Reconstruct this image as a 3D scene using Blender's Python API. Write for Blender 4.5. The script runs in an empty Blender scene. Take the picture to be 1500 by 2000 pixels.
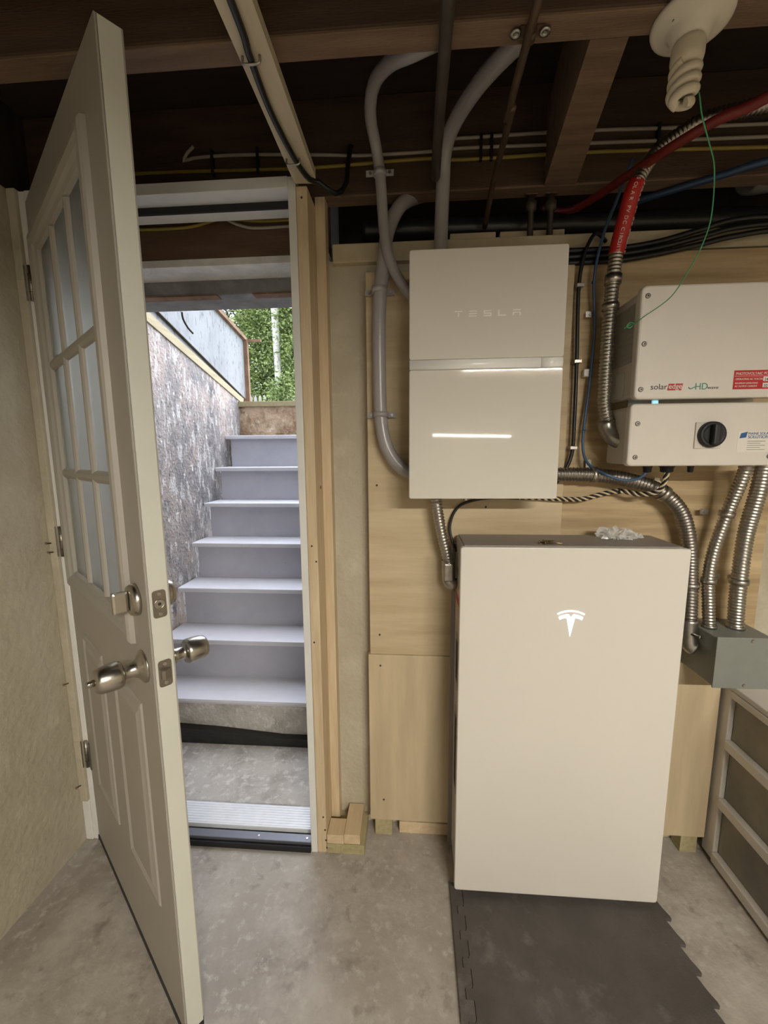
import bpy, bmesh, math, random
from mathutils import Vector, Matrix
random.seed(7)
S = bpy.context.scene
C = S.collection

# ------------------------------------------------------------------ camera
cam = bpy.data.cameras.new('camera'); cam.sensor_fit = 'VERTICAL'; cam.sensor_height = 36.0
cam.lens = 806.38 / 2000 * 36.0; cam.clip_start = 0.02; cam.clip_end = 200
co = bpy.data.objects.new('camera', cam); C.objects.link(co)
r_ = Vector((0.99749, 0.070446, -0.007084)); u_ = Vector((-0.002823, 0.139551, 0.990211)); f_ = Vector((-0.070745, 0.987706, -0.1394))
mw = Matrix((r_, u_, -f_)).transposed().to_4x4(); mw.translation = (-0.1317, -1.3516, 1.3858)
co.matrix_world = mw; S.camera = co

# ------------------------------------------------------------------ sky, exposure
W = bpy.data.worlds.new('overcast_sky'); S.world = W; W.use_nodes = True
bg = W.node_tree.nodes['Background']; bg.inputs[0].default_value = (0.86, 0.91, 1.0, 1); bg.inputs[1].default_value = 6.9
S.view_settings.view_transform = 'Standard'; S.view_settings.look = 'None'; S.view_settings.gamma = 1.0
S.view_settings.exposure = 0.0; S.view_settings.use_curve_mapping = False
TUBE_POWER = 390.0; TUBE_COLOR = (1.0, 0.945, 0.835)

# ------------------------------------------------------------------ materials
MATS = {}
def srgb(r, g, b):
    f = lambda c: (c/255/12.92) if c/255 <= .04045 else ((c/255+.055)/1.055)**2.4
    return (f(r), f(g), f(b))
def M(name, col, rough=.5, metal=0., var=0., vs=8., stretch=(1, 1, 1), bump=0., bs=60., col2=None, spec=.5, trans=0., emit=None, es=0., coat=0.):
    if name in MATS: return MATS[name]
    m = bpy.data.materials.new(name); m.use_nodes = True; N = m.node_tree.nodes; L = m.node_tree.links
    b = N['Principled BSDF']; b.inputs['Roughness'].default_value = rough; b.inputs['Metallic'].default_value = metal
    b.inputs['Specular IOR Level'].default_value = spec; b.inputs['Transmission Weight'].default_value = trans
    b.inputs['Coat Weight'].default_value = coat
    b.inputs['Base Color'].default_value = (*col, 1)
    if emit: b.inputs['Emission Color'].default_value = (*emit, 1); b.inputs['Emission Strength'].default_value = es
    tc = N.new('ShaderNodeTexCoord'); mp = N.new('ShaderNodeMapping'); mp.inputs['Scale'].default_value = stretch
    L.new(tc.outputs['Object'], mp.inputs['Vector'])
    if var or col2:
        n = N.new('ShaderNodeTexNoise'); n.inputs['Scale'].default_value = vs; n.inputs['Detail'].default_value = 6; n.inputs['Roughness'].default_value = .6
        L.new(mp.outputs[0], n.inputs['Vector'])
        rp = N.new('ShaderNodeValToRGB'); rp.color_ramp.elements[0].position = .32; rp.color_ramp.elements[1].position = .68
        c2 = col2 or tuple(min(1, c*(1+var)) for c in col); c1 = col if col2 else tuple(c*(1-var) for c in col)
        rp.color_ramp.elements[0].color = (*c1, 1); rp.color_ramp.elements[1].color = (*c2, 1)
        L.new(n.outputs['Fac'], rp.inputs[0]); L.new(rp.outputs[0], b.inputs['Base Color'])
    if bump:
        n2 = N.new('ShaderNodeTexNoise'); n2.inputs['Scale'].default_value = bs; n2.inputs['Detail'].default_value = 5
        L.new(mp.outputs[0], n2.inputs['Vector']); bp = N.new('ShaderNodeBump'); bp.inputs['Strength'].default_value = bump; bp.inputs['Distance'].default_value = .01
        L.new(n2.outputs['Fac'], bp.inputs['Height']); L.new(bp.outputs[0], b.inputs['Normal'])
    MATS[name] = m; return m
def layered(name, layers, rough=.85, bump=.4, bs=40.):
    """layers: (colour, noise scale, stretch, threshold, softness) laid over each other"""
    m = bpy.data.materials.new(name); m.use_nodes = True; N = m.node_tree.nodes; L = m.node_tree.links
    b = N['Principled BSDF']; b.inputs['Roughness'].default_value = rough
    tc = N.new('ShaderNodeTexCoord'); prev = None; k = 0; hn = None
    for col, sc, st, th, so in layers:
        if prev is None:
            v = N.new('ShaderNodeRGB'); v.outputs[0].default_value = (*col, 1); prev = v.outputs[0]; continue
        k += 1
        mp = N.new('ShaderNodeMapping'); mp.inputs['Scale'].default_value = st; mp.inputs['Location'].default_value = (k*3.1, k*1.7, k*2.3)
        L.new(tc.outputs['Object'], mp.inputs['Vector'])
        n = N.new('ShaderNodeTexNoise'); n.inputs['Scale'].default_value = sc; n.inputs['Detail'].default_value = 8; n.inputs['Roughness'].default_value = .65
        L.new(mp.outputs[0], n.inputs['Vector'])
        rp = N.new('ShaderNodeValToRGB'); rp.color_ramp.elements[0].position = max(0, th-so); rp.color_ramp.elements[1].position = min(1, th+so)
        L.new(n.outputs['Fac'], rp.inputs[0])
        mx = N.new('ShaderNodeMix'); mx.data_type = 'RGBA'; L.new(rp.outputs[0], mx.inputs['Factor']); L.new(prev, mx.inputs['A']); mx.inputs['B'].default_value = (*col, 1)
        prev = mx.outputs['Result']; hn = n
    L.new(prev, b.inputs['Base Color'])
    if bump:
        n2 = N.new('ShaderNodeTexNoise'); n2.inputs['Scale'].default_value = bs; n2.inputs['Detail'].default_value = 8
        L.new(tc.outputs['Object'], n2.inputs['Vector']); bp = N.new('ShaderNodeBump'); bp.inputs['Strength'].default_value = bump; bp.inputs['Distance'].default_value = .015
        L.new(n2.outputs['Fac'], bp.inputs['Height']); L.new(bp.outputs[0], b.inputs['Normal'])
    MATS[name] = m; return m

floor_m = layered('concrete_floor', [((.40, .36, .31), 0, 0, 0, 0), ((.32, .28, .24), 2.4, (1, 1, 1), .54, .12), ((.49, .45, .40), 6, (1, 1, 1), .57, .10), ((.26, .225, .19), 11, (1, 1, 1), .64, .06), ((.52, .49, .44), 34, (1, 1, 1), .62, .08), ((.16, .14, .12), 45, (1, 1, 1), .72, .02)], rough=.55, bump=.2, bs=45)
cream_m = layered('cream_painted_concrete', [((.50, .45, .345), 0, 0, 0, 0), ((.43, .38, .28), 3, (1, 1, 1), .56, .14), ((.57, .52, .41), 7, (1, 1, 1), .62, .10), ((.16, .13, .08), 30, (1, 1, 1), .735, .02)], rough=.75, bump=.35, bs=45)
stairwall_m = layered('peeling_paint_concrete', [((.35, .31, .295), 0, 0, 0, 0), ((.20, .195, .20), 3.2, (1, 1, .8), .49, .10), ((.43, .345, .31), 2.4, (1, 1, 1), .55, .08), ((.54, .52, .51), 34, (1, 1, .28), .56, .04), ((.14, .13, .125), 60, (1, 1, .5), .60, .03), ((.13, .125, .13), 8, (1, 1, .6), .60, .05), ((.74, .70, .64), 26, (1, 1, .8), .64, .02)], rough=.9, bump=.8, bs=60)
brownstone_m = layered('brown_stained_concrete', [((.52, .39, .27), 0, 0, 0, 0), ((.25, .155, .09), 9, (1, 1, 1), .54, .08), ((.72, .62, .50), 14, (1, 1, 1), .62, .06)], rough=.95, bump=1.0, bs=30)
landing_m = layered('grey_landing_concrete', [((.52, .49, .45), 0, 0, 0, 0), ((.38, .35, .315), 8, (1, 1, 1), .56, .08), ((.66, .63, .59), 30, (1, 1, 1), .58, .06), ((.20, .18, .16), 50, (1, 1, 1), .70, .02)], rough=.9, bump=.5, bs=60)
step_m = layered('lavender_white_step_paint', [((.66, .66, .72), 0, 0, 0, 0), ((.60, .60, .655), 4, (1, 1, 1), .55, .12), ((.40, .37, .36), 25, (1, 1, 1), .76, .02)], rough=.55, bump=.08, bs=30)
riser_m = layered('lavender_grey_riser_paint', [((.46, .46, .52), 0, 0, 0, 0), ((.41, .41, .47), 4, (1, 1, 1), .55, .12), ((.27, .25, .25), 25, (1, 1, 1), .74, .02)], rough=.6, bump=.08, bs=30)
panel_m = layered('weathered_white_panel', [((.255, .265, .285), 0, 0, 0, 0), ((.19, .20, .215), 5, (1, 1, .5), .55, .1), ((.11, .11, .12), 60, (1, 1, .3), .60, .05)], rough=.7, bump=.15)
mat_rubber = layered('dark_foam_rubber', [((.098, .085, .077), 0, 0, 0, 0), ((.072, .062, .056), 5, (1, 1, 1), .52, .1), ((.16, .145, .13), 9, (1, 1, 1), .66, .08)], rough=.7, bump=.15, bs=300)
ply_v = M('plywood_light', (.55, .44, .285), .6, var=.14, vs=3, stretch=(5, 1, .5), bump=.03)
ply_h = M('plywood_warm', (.33, .225, .11), .6, col2=(.58, .445, .26), vs=3.2, stretch=(.55, 1, 8), bump=.03)
ply_l = M('plywood_upper', (.46, .35, .205), .6, col2=(.63, .515, .34), vs=3, stretch=(.6, 1, 5.5), bump=.03)
pine = M('pine_lumber', (.56, .42, .26), .65, col2=(.70, .57, .38), vs=9, stretch=(6, 6, .5), bump=.05)
pine_y = M('pine_lumber_flat', (.58, .43, .26), .65, col2=(.70, .56, .37), vs=9, stretch=(6, .6, 6), bump=.05)
pine_new = M('new_yellow_pine', (.29, .235, .13), .65, col2=(.38, .32, .195), vs=9, stretch=(6, .6, 6), bump=.05)
treated = M('treated_green_lumber', (.34, .29, .15), .7, col2=(.46, .40, .23), vs=9, stretch=(8, .8, 8), bump=.08)
joist_m = M('shaded_brown_joist', (.050, .028, .016), .8, col2=(.085, .048, .027), vs=5, stretch=(.7, 8, 6), bump=.2)  # darkened, like the subfloor: shade of the joist bays is in the colour
lit_wood_m = M('tan_lit_wood', (.125, .076, .046), .8, col2=(.20, .128, .079), vs=5, stretch=(.7, 8, 6), bump=.2)  # lighter joist wood with bounce light painted in; the blocking shares it
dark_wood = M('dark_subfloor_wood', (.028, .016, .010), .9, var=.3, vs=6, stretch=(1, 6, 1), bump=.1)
header_m = M('dark_brown_header', (.10, .055, .032), .85, col2=(.15, .085, .05), vs=6, stretch=(.7, 6, 5), bump=.2)
painted = M('cream_painted_board', (.50, .43, .29), .6, col2=(.58, .51, .37), vs=6, stretch=(4, .7, 4), bump=.06)
white_frame = M('white_frame_paint', (.76, .75, .72), .5, var=.04, vs=10)
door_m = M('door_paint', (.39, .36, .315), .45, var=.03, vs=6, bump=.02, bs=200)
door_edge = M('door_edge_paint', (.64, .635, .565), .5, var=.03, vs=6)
glass_m = M('pane_glass', (.90, .96, .92), .30, trans=1.0)
nickel = M('brushed_nickel', (.50, .47, .42), .27, 1.0, var=.06, vs=40)
nickel_d = M('dull_nickel', (.30, .27, .23), .38, 1.0, var=.08, vs=60)
black_m = M('black_rubber', (.012, .012, .013), .55, var=.2, vs=20)
steel = M('galvanised_steel', (.46, .43, .385), .36, 1.0, var=.10, vs=50)
steel_d = M('dull_conduit_steel', (.30, .275, .25), .40, 1.0, var=.12, vs=40)
zinc = M('cast_zinc', (.42, .40, .37), .35, 1.0, var=.12, vs=60)
alu = M('white_aluminium', (.80, .82, .87), .4, .1, var=.04, vs=20)
alu_d = M('grey_aluminium', (.16, .165, .19), .4, .6, var=.05, vs=20)
pvc = M('grey_plastic_conduit', (.36, .335, .335), .28, var=.06, vs=12)
unit_white = M('white_glass_front', (.70, .665, .60), .035, var=.008, vs=3)
unit_white2 = M('white_satin_front', (.70, .665, .61), .32, var=.008, vs=3)
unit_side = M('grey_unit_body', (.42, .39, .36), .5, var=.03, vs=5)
unit_dark = M('taupe_unit_and_top_shade', (.30, .265, .235), .5, var=.04, vs=5)  # dark taupe parts, and the shade lying on the battery top
trim_white = M('glossy_white_trim', (.92, .91, .89), .22)
logo_grey = M('pale_lettering', (.86, .84, .80), .4)
inv_white = M('inverter_powder_coat', (.70, .655, .59), .42, var=.015, vs=20, bump=.03, bs=250)
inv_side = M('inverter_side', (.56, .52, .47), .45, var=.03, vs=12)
label_grey = M('grey_label', (.33, .31, .28), .5, var=.12, vs=70, stretch=(1, .2, 3))
red_m = M('red_label', (.47, .018, .016), .45)
red_p = M('red_plastic', (.17, .020, .016), .4, var=.1, vs=8)
white_p = M('white_plastic', (.78, .76, .72), .45)
ink = M('dark_print', (.03, .03, .032), .6)
blue_ink = M('blue_print', (.02, .10, .28), .5)
teal_ink = M('teal_print', (.02, .25, .20), .5)
jbox_m = M('grey_box_paint', (.215, .225, .205), .42, var=.04, vs=25, bump=.02, bs=200)
cable_black = M('black_cable', (.010, .010, .011), .4)
cable_blue = M('blue_cable', (.05, .10, .19), .45)
cable_white = M('white_cable', (.36, .32, .26), .5)
cable_yellow = M('yellow_cable', (.30, .225, .04), .5)
cream_wire = M('cream_wire', (.66, .54, .36), .5)
green_wire = M('green_wire', (.06, .34, .15), .5)
iron = M('dark_iron_pipe', (.075, .06, .05), .5, .4, var=.25, vs=15)
copper = M('tarnished_copper', (.11, .07, .045), .5, .5, var=.25, vs=15)
porcelain = M('lamp_porcelain', (.62, .57, .47), .35, var=.05, vs=8)
bulb_m = M('unlit_bulb_glass', (.62, .55, .42), .35, var=.06, vs=15)
cart_m = M('white_cart_plastic', (.68, .64, .59), .4, var=.03, vs=8)
drawer_m = M('smoky_drawer_plastic', (.15, .145, .13), .25, col2=(.27, .245, .18), vs=4, bump=.12, bs=20)
bag_m = M('clear_plastic_bag', (.85, .84, .82), .15); bag_m.node_tree.nodes['Principled BSDF'].inputs['Alpha'].default_value = .38
siding = M('house_siding', (.55, .55, .55), .7, var=.05)
grass_m = M('lawn', (.07, .12, .03), .95, var=.4, vs=3, bump=.6, bs=40)
leaf_a = M('bright_cedar_leaf', (.055, .088, .022), .6, col2=(.20, .25, .072), vs=2.2)
leaf_b = M('deep_green_leaf', (.012, .027, .009), .6, col2=(.032, .056, .018), vs=2.2)
bark = M('tree_bark', (.10, .07, .05), .9, var=.3, vs=12, bump=.5)
pole_m = M('pale_weathered_pole', (.34, .32, .30), .8, var=.15, vs=5, stretch=(6, 6, .6))
fence_m = M('grey_fence_wood', (.20, .185, .175), .85, var=.12, vs=8, stretch=(6, 6, .5))
rust_wood = M('rusty_brown_wood', (.16, .085, .05), .85, col2=(.28, .17, .11), vs=14, bump=.3)

# ------------------------------------------------------------------ mesh helpers
def box(bm, x0, x1, y0, y1, z0, z1, bev=0., seg=2):
    vs = [bm.verts.new((x, y, z)) for x in (x0, x1) for y in (y0, y1) for z in (z0, z1)]
    q = [(0, 1, 3, 2), (4, 6, 7, 5), (0, 4, 5, 1), (2, 3, 7, 6), (0, 2, 6, 4), (1, 5, 7, 3)]
    fs = [bm.faces.new([vs[i] for i in f]) for f in q]
    if bev:
        es = list({e for f in fs for e in f.edges})
        bmesh.ops.bevel(bm, geom=es, offset=bev, segments=seg, profile=.6, affect='EDGES')
    return bm
def B(*a, **k):
    return box(bmesh.new(), *a, **k)
def prism(bm, poly, a0, a1, axis='y'):
    """closed 2D outline extruded along an axis: axis y takes (x,z), axis x takes (y,z), axis z takes (x,y)"""
    def P(p, a): return {'y': (p[0], a, p[1]), 'x': (a, p[0], p[1]), 'z': (p[0], p[1], a)}[axis]
    A = [bm.verts.new(P(p, a0)) for p in poly]; D = [bm.verts.new(P(p, a1)) for p in poly]
    n = len(poly)
    bm.faces.new(A); bm.faces.new(D[::-1])
    for i in range(n): bm.faces.new((A[i], D[i], D[(i+1) % n], A[(i+1) % n]))
    bmesh.ops.recalc_face_normals(bm, faces=bm.faces[:])
    return bm
def rrect(x0, x1, z0, z1, r, n=5):
    o = []
    for cx, cz, a in ((x1-r, z1-r, 0), (x0+r, z1-r, 90), (x0+r, z0+r, 180), (x1-r, z0+r, 270)):
        for i in range(n+1):
            t = math.radians(a+90*i/n); o.append((cx+r*math.cos(t), cz+r*math.sin(t)))
    return o
def slab(x0, x1, z0, z1, y0, y1, r, bev=.003):
    """rounded front plate, front at y0, its front rim rounded over"""
    bm = bmesh.new(); loops = []
    for ins, y in ((0, y1), (0, y0+bev), (bev*.3, y0+bev*.3), (bev, y0)):
        loops.append([bm.verts.new((p[0], y, p[1])) for p in rrect(x0+ins, x1-ins, z0+ins, z1-ins, max(r-ins*.5, .001))])
    n = len(loops[0])
    for a, b in zip(loops, loops[1:]):
        for i in range(n): bm.faces.new((a[i], a[(i+1) % n], b[(i+1) % n], b[i])).smooth = False
    bm.faces.new(loops[0]); bm.faces.new(loops[-1])
    bmesh.ops.recalc_face_normals(bm, faces=bm.faces[:])
    return bm
def smooth_path(pts, step=.02):
    P = [Vector(p) for p in pts]
    if len(P) == 2:
        n = max(2, int((P[1]-P[0]).length/step)); return [P[0].lerp(P[1], i/n) for i in range(n+1)]
    Q = [P[0]*2-P[1]] + P + [P[-1]*2-P[-2]]; out = []
    for i in range(1, len(Q)-2):
        p0, p1, p2, p3 = Q[i-1:i+3]; n = max(2, int((p2-p1).length/step))
        for k in range(n):
            t = k/n; out.append(.5*((2*p1)+(p2-p0)*t+(2*p0-5*p1+4*p2-p3)*t*t+(3*p1-p0-3*p2+p3)*t**3))
    out.append(P[-1]); return out
def sweep(bm, pts, rad, seg=10, step=.02, corr=0., pitch=.0075, raw=False):
    if corr: step = pitch/3
    P = pts if raw else smooth_path(pts, step)
    if corr:     # even spacing so that the ribs stay regular
        d = [0.]
        for a, b in zip(P, P[1:]): d.append(d[-1]+(b-a).length)
        n = int(d[-1]/(pitch/4)); Q = []; j = 0
        for i in range(n+1):
            t = d[-1]*i/n
            while j < len(d)-2 and d[j+1] < t: j += 1
            Q.append(P[j].lerp(P[j+1], (t-d[j])/max(1e-9, d[j+1]-d[j])))
        P = Q
    T = [(P[min(i+1, len(P)-1)]-P[max(i-1, 0)]).normalized() for i in range(len(P))]
    nrm = T[0].orthogonal().normalized(); rings = []
    for i, p in enumerate(P):
        nrm = (nrm-T[i]*nrm.dot(T[i])).normalized(); bn = T[i].cross(nrm)
        rr = rad(i/(len(P)-1)) if callable(rad) else rad
        if corr: rr *= (1, 1, 1-corr, 1-corr)[i % 4]
        rings.append([bm.verts.new(p+(nrm*math.cos(2*math.pi*k/seg)+bn*math.sin(2*math.pi*k/seg))*rr) for k in range(seg)])
    for a, b in zip(rings, rings[1:]):
        for k in range(seg): bm.faces.new((a[k], a[(k+1) % seg], b[(k+1) % seg], b[k])).smooth = True
    bm.faces.new(rings[0][::-1]); bm.faces.new(rings[-1]); return bm
def lathe(bm, prof, o, ax, seg=24):
    """profile of (distance along axis, radius)"""
    ax = Vector(ax).normalized(); o = Vector(o); n = ax.orthogonal().normalized(); b = ax.cross(n); rings = []
    for h, r in prof:
        rings.append([bm.verts.new(o+ax*h+(n*math.cos(2*math.pi*k/seg)+b*math.sin(2*math.pi*k/seg))*max(r, 1e-4)) for k in range(seg)])
    for a, c in zip(rings, rings[1:]):
        for k in range(seg): bm.faces.new((a[k], a[(k+1) % seg], c[(k+1) % seg], c[k])).smooth = True
    bm.faces.new(rings[0][::-1]); bm.faces.new(rings[-1])
    bmesh.ops.recalc_face_normals(bm, faces=bm.faces[:])
    return bm
def framering(bm, x0, x1, z0, z1, prof, fill=False):
    """rectangular moulding in the xz plane: (inset, y) loops"""
    loops = []
    for t, y in prof:
        loops.append([bm.verts.new(p) for p in ((x0+t, y, z0+t), (x1-t, y, z0+t), (x1-t, y, z1-t), (x0+t, y, z1-t))])
    for a, b in zip(loops, loops[1:]):
        for i in range(4): bm.faces.new((a[i], a[(i+1) % 4], b[(i+1) % 4], b[i]))
    if fill: bm.faces.new(loops[-1])
    return bm
def text_bm(s, size, x, y, z, align='LEFT', sx=1., d=.0006, w=None):
    cu = bpy.data.curves.new('t', 'FONT'); cu.body = s; cu.size = size; cu.align_x = align; cu.extrude = d/2
    o = bpy.data.objects.new('t', cu); C.objects.link(o); bpy.context.view_layer.update()
    me = bpy.data.meshes.new_from_object(o.evaluated_get(bpy.context.evaluated_depsgraph_get()))
    bm = bmesh.new(); bm.from_mesh(me); bpy.data.objects.remove(o); bpy.data.curves.remove(cu); bpy.data.meshes.remove(me)
    if w: sx = w/(max(v.co.x for v in bm.verts)-min(v.co.x for v in bm.verts))
    bm.transform(Matrix.Translation((x, y, z)) @ Matrix.Rotation(math.pi/2, 4, 'X') @ Matrix.Diagonal((sx, 1, 1, 1)))
    return bm

# ------------------------------------------------------------------ object helpers
def obj(name, bm, mat, parent=None, local=False):
    """links one mesh object; geometry is in world space unless local (then in the parent's space)"""
    me = bpy.data.meshes.new(name)
    if local or (parent is None and local): off = Vector((0, 0, 0))
    elif parent is not None:
        off = Vector((0, 0, 0)); p = parent
        while p is not None: off += p.location; p = p.parent
    else:
        xs = [v.co for v in bm.verts]
        off = Vector(((min(v.x for v in xs)+max(v.x for v in xs))/2, (min(v.y for v in xs)+max(v.y for v in xs))/2, min(v.z for v in xs)))
    bm.transform(Matrix.Translation(-off)); bm.to_mesh(me); bm.free()
    me.materials.append(MATS[mat] if isinstance(mat, str) else mat)
    o = bpy.data.objects.new(name, me); C.objects.link(o)
    if parent is not None: o.parent = parent
    else: o.location = off
    return o
def tag(o, label, cat, group=None):
    o['label'] = label; o['category'] = cat
    if group: o['group'] = group
    return o
def thing(name, label, cat, loc=(0, 0, 0), rz=0, group=None):
    o = bpy.data.objects.new(name, None); o.empty_display_size = .05; C.objects.link(o); o.location = loc; o.rotation_euler = (0, 0, rz)
    return tag(o, label, cat, group)
def struct(name, bm=None, mat=None, loc=(0, 0, 0), rz=0, label=None):
    if bm is None:
        o = bpy.data.objects.new(name, None); o.empty_display_size = .05; C.objects.link(o); o.location = loc; o.rotation_euler = (0, 0, rz)
    else: o = obj(name, bm, mat)
    o['kind'] = 'structure'
    if label: o['label'] = label; o['category'] = name.split('_')[0]
    return o

# ------------------------------------------------------------------ the room
XR, YF = 2.6, -6.6
struct('floor', B(-1.6, XR+.2, YF-.2, .0365, -.15, 0), floor_m, label='stained grey concrete basement floor')
struct('wall_left', B(-1.60, -1.32, YF-.2, .0395, 0, 2.16), cream_m, label='rough cream painted concrete wall left of the door')
struct('wall_right', B(XR, XR+.2, YF-.2, .05, 0, 2.42), cream_m, label='cream painted concrete wall at the right of the room')
struct('wall_front', B(-1.32, XR, YF-.2, YF, 0, 2.42), cream_m, label='cream painted concrete wall behind the viewer')
wb = struct('wall_back', B(-.401, XR+.2, .04, .30, -.15, 1.99), cream_m, label='cream painted concrete wall behind the plywood panels')
obj('sill_plate', B(-.385, XR, .015, .10, 1.975, 2.03, .004), painted, wb)
obj('sill_block', B(-.02, .12, .05, .12, 2.03, 2.062, .003), painted, wb)
obj('sill_block', B(.135, .33, .06, .12, 2.03, 2.066, .003), painted, wb)
obj('rim_board', B(-.401, XR+.2, .24, .30, 1.99, 2.42), dark_wood, wb)
struct('wall_exterior', B(-6, 7, .30, .44, 2.09, 5.0), siding, label='house wall standing above the cellar stair opening')
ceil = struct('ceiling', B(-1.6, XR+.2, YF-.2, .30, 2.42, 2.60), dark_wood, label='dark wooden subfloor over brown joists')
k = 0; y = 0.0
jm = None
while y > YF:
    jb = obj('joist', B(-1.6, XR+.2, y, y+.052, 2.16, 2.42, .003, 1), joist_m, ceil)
    obj('lit_underside', B(-1.6, XR+.2, y+.001, y+.051, 2.1535, 2.1598, .001, 1), lit_wood_m, ceil)  # thin added skin; bounce light on the joist underside is put into its colour
    y -= .485
bm = bmesh.new(); prism(bm, [(.198, -.4325), (.268, -.4325), (.335, -.0005), (.245, -.0005)], 2.1545, 2.36, 'z'); obj('blocking', bm, lit_wood_m, ceil)
obj('end_joist', B(-1.6, -1.34, YF, .0395, 2.1605, 2.42), dark_wood, ceil)
# door-side framing
st = struct('trim_2', loc=(-.43, -.05, 0), label='bare pine studs standing beside the doorway')
obj('stud', B(-.463, -.431, -.100, .012, 0, 2.13, .003), pine, st)
obj('stud', B(-.4308, -.4005, -.006, .0395, 0, 2.1535, .0015), pine, st)
obj('knot', lathe(bmesh.new(), [(0, .006), (.0015, .005)], (-.431, -.035, 1.28), (1, 0, 0), 10), rust_wood, st)
for xx, zz in ((-.447, 2.10), (-.45, 1.10), (-.437, 1.05), (-.452, .78), (-.44, .14), (-.435, .09), (-.433, .05), (-.43, .02)):
    obj('nail_hole', lathe(bmesh.new(), [(0, .0032), (.0012, .003)], (xx, -.1, zz), (0, -1, 0), 8), ink, st)
# door frame
fr = struct('trim_1', loc=(-.88, -.05, 0), label='white door frame around the cellar stair doorway')
obj('side_jamb', B(-.486, -.4635, -.101, .012, 0, 2.155, .002), white_frame, fr)
obj('side_jamb', B(-1.292, -1.2735, -.101, .012, 0, 2.155, .002), white_frame, fr)
obj('head_jamb', B(-1.2735, -.486, -.101, .012, 2.127, 2.157, .002), white_frame, fr)
obj('head_stop', B(-1.2735, -.486, -.032, .012, 2.108, 2.127, .001), white_frame, fr)
obj('weatherstrip', B(-1.2735, -.486, -.042, -.0325, 2.108, 2.127, .002), black_m, fr)
obj('side_stop', B(-.4945, -.486, -.032, .012, .05, 2.108, .001), white_frame, fr)
obj('weatherstrip', B(-.4945, -.486, -.042, -.0325, .05, 2.108, .002), black_m, fr)
obj('batten', B(-1.3195, -1.2925, -.112, -.03, .16, 2.16, .004), cream_m, fr)
obj('filler_board', B(-1.3195, -1.2925, -.105, -.03, 0, .16, .003), white_frame, fr)
sill = obj('threshold', B(-1.272, -.4945, -.058, .036, .004, .046, .003), alu, fr)
for i in range(8): obj('ridge', B(-1.27, -.4965, -.052+i*.0108, -.047+i*.0108, .046, .0475), alu, sill)
apron = obj('sill_strip', B(-1.272, -.487, -.098, -.0665, .022, .034, .002), alu_d, fr)
for xx in (-1.1, -.68, -.505): obj('screw', lathe(bmesh.new(), [(0, .0045), (.0015, .004)], (xx, -.083, .034), (0, 0, 1), 10), steel, apron)
obj('sill_base', B(-1.272, -.487, -.106, .036, 0, .0215, .002), black_m, fr)
obj('gap_seal', B(-1.272, -.487, -.066, -.0585, .022, .030), black_m, fr)
# header boards seen above the doorway, further out
hd = struct('trim_3', loc=(-.9, .1, 2.0), label='dark header board over white and grey lintels above the stairs')
obj('header_board', B(-1.60, -.4015, .053, .09, 2.022, 2.42, .003), header_m, hd)
obj('white_lintel', B(-1.60, -.4015, .053, .165, 1.998, 2.021, .002), M('chalky_white_lintel', (.74, .72, .69), .8, var=.12, vs=14, bump=.2), hd)
obj('grey_lintel', B(-1.60, -.4015, .166, .32, 1.950, 2.09, .006), M('worn_grey_lintel', (.17, .165, .165), .7, col2=(.30, .29, .29), vs=10, bump=.2), hd)
obj('rust_strip', B(-1.40, -.83, .161, .20, 1.946, 1.952), rust_wood, hd); obj('rust_strip', B(-.70, -.42, .161, .20, 1.946, 1.952), rust_wood, hd)
obj('hook', sweep(bmesh.new(), [(-1.06, .34, 1.955), (-1.06, .345, 1.93), (-1.05, .36, 1.90), (-1.035, .37, 1.88)], .004, 8), iron, hd)

# ------------------------------------------------------------------ the stairwell outdoors
LX, RX = -1.426, -.34
top = lambda yy: 2.028-(yy-.69)*.2376
for name, x0, x1, lab in (('wall_stairwell_left', LX-.2, LX, 'peeling grey and white concrete wall left of the steps'), ('wall_stairwell_right', RX, RX+.2, 'concrete wall right of the steps')):
    struct(name, prism(bmesh.new(), [(.04 if x0 < -1 else .301, -.1), (1.95, -.1), (1.95, top(1.72)), (1.72, top(1.72)), (.30, top(.30)), (.03 if x0 < -1 else .301, top(.30))], x0, x1, 'x'), stairwall_m, label=lab)
struct('wall_stairwell_end', B(LX, RX, 1.72, 1.95, .9, 1.738), brownstone_m, label='brown stained concrete wall behind the top step')
struct('floor_landing', B(LX, RX, .037, 1.72, -.15, .020), landing_m, label='rough concrete landing outside the door sill')
obj('slab_edge', B(LX, RX+.0, .037, .14, .020, .026, .003), landing_m, bpy.data.objects['floor_landing'])
tr = struct('trim_4', loc=(LX, 1.0, 1.7), label='new yellow pine capping the stairwell walls')
for x0, x1 in ((LX-.06, LX+.008), (RX-.008, RX+.06)):
    obj('sloped_cap', prism(bmesh.new(), [(.45, top(.45)-.002), (1.77, top(1.77)-.002), (1.79, top(1.79)+.04), (.45, top(.45)+.052)], x0, x1, 'x'), pine_new, tr)
obj('end_cap', B(LX-.05, RX+.05, 1.70, 1.80, 1.739, 1.776, .003), pine_new, tr)
ch = thing('bulkhead_panel', 'weathered white plywood cheek with brown edging above left stairwell wall', 'panel', (LX, 1.2, 1.9))
obj('lower_strip', prism(bmesh.new(), [(.45, top(.45)+.053), (1.86, top(1.86)+.042), (1.86, top(1.86)+.16), (.45, top(.45)+.25)], LX-.045, LX-.026, 'x'), panel_m, ch)
obj('cheek', prism(bmesh.new(), [(.45, 2.205), (.69, 2.145), (1.80, 1.835), (1.87, 1.818), (1.885, 2.255), (1.287, 2.355), (.45, 2.47)], LX-.025, LX-.008, 'x'), panel_m, ch)
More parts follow.
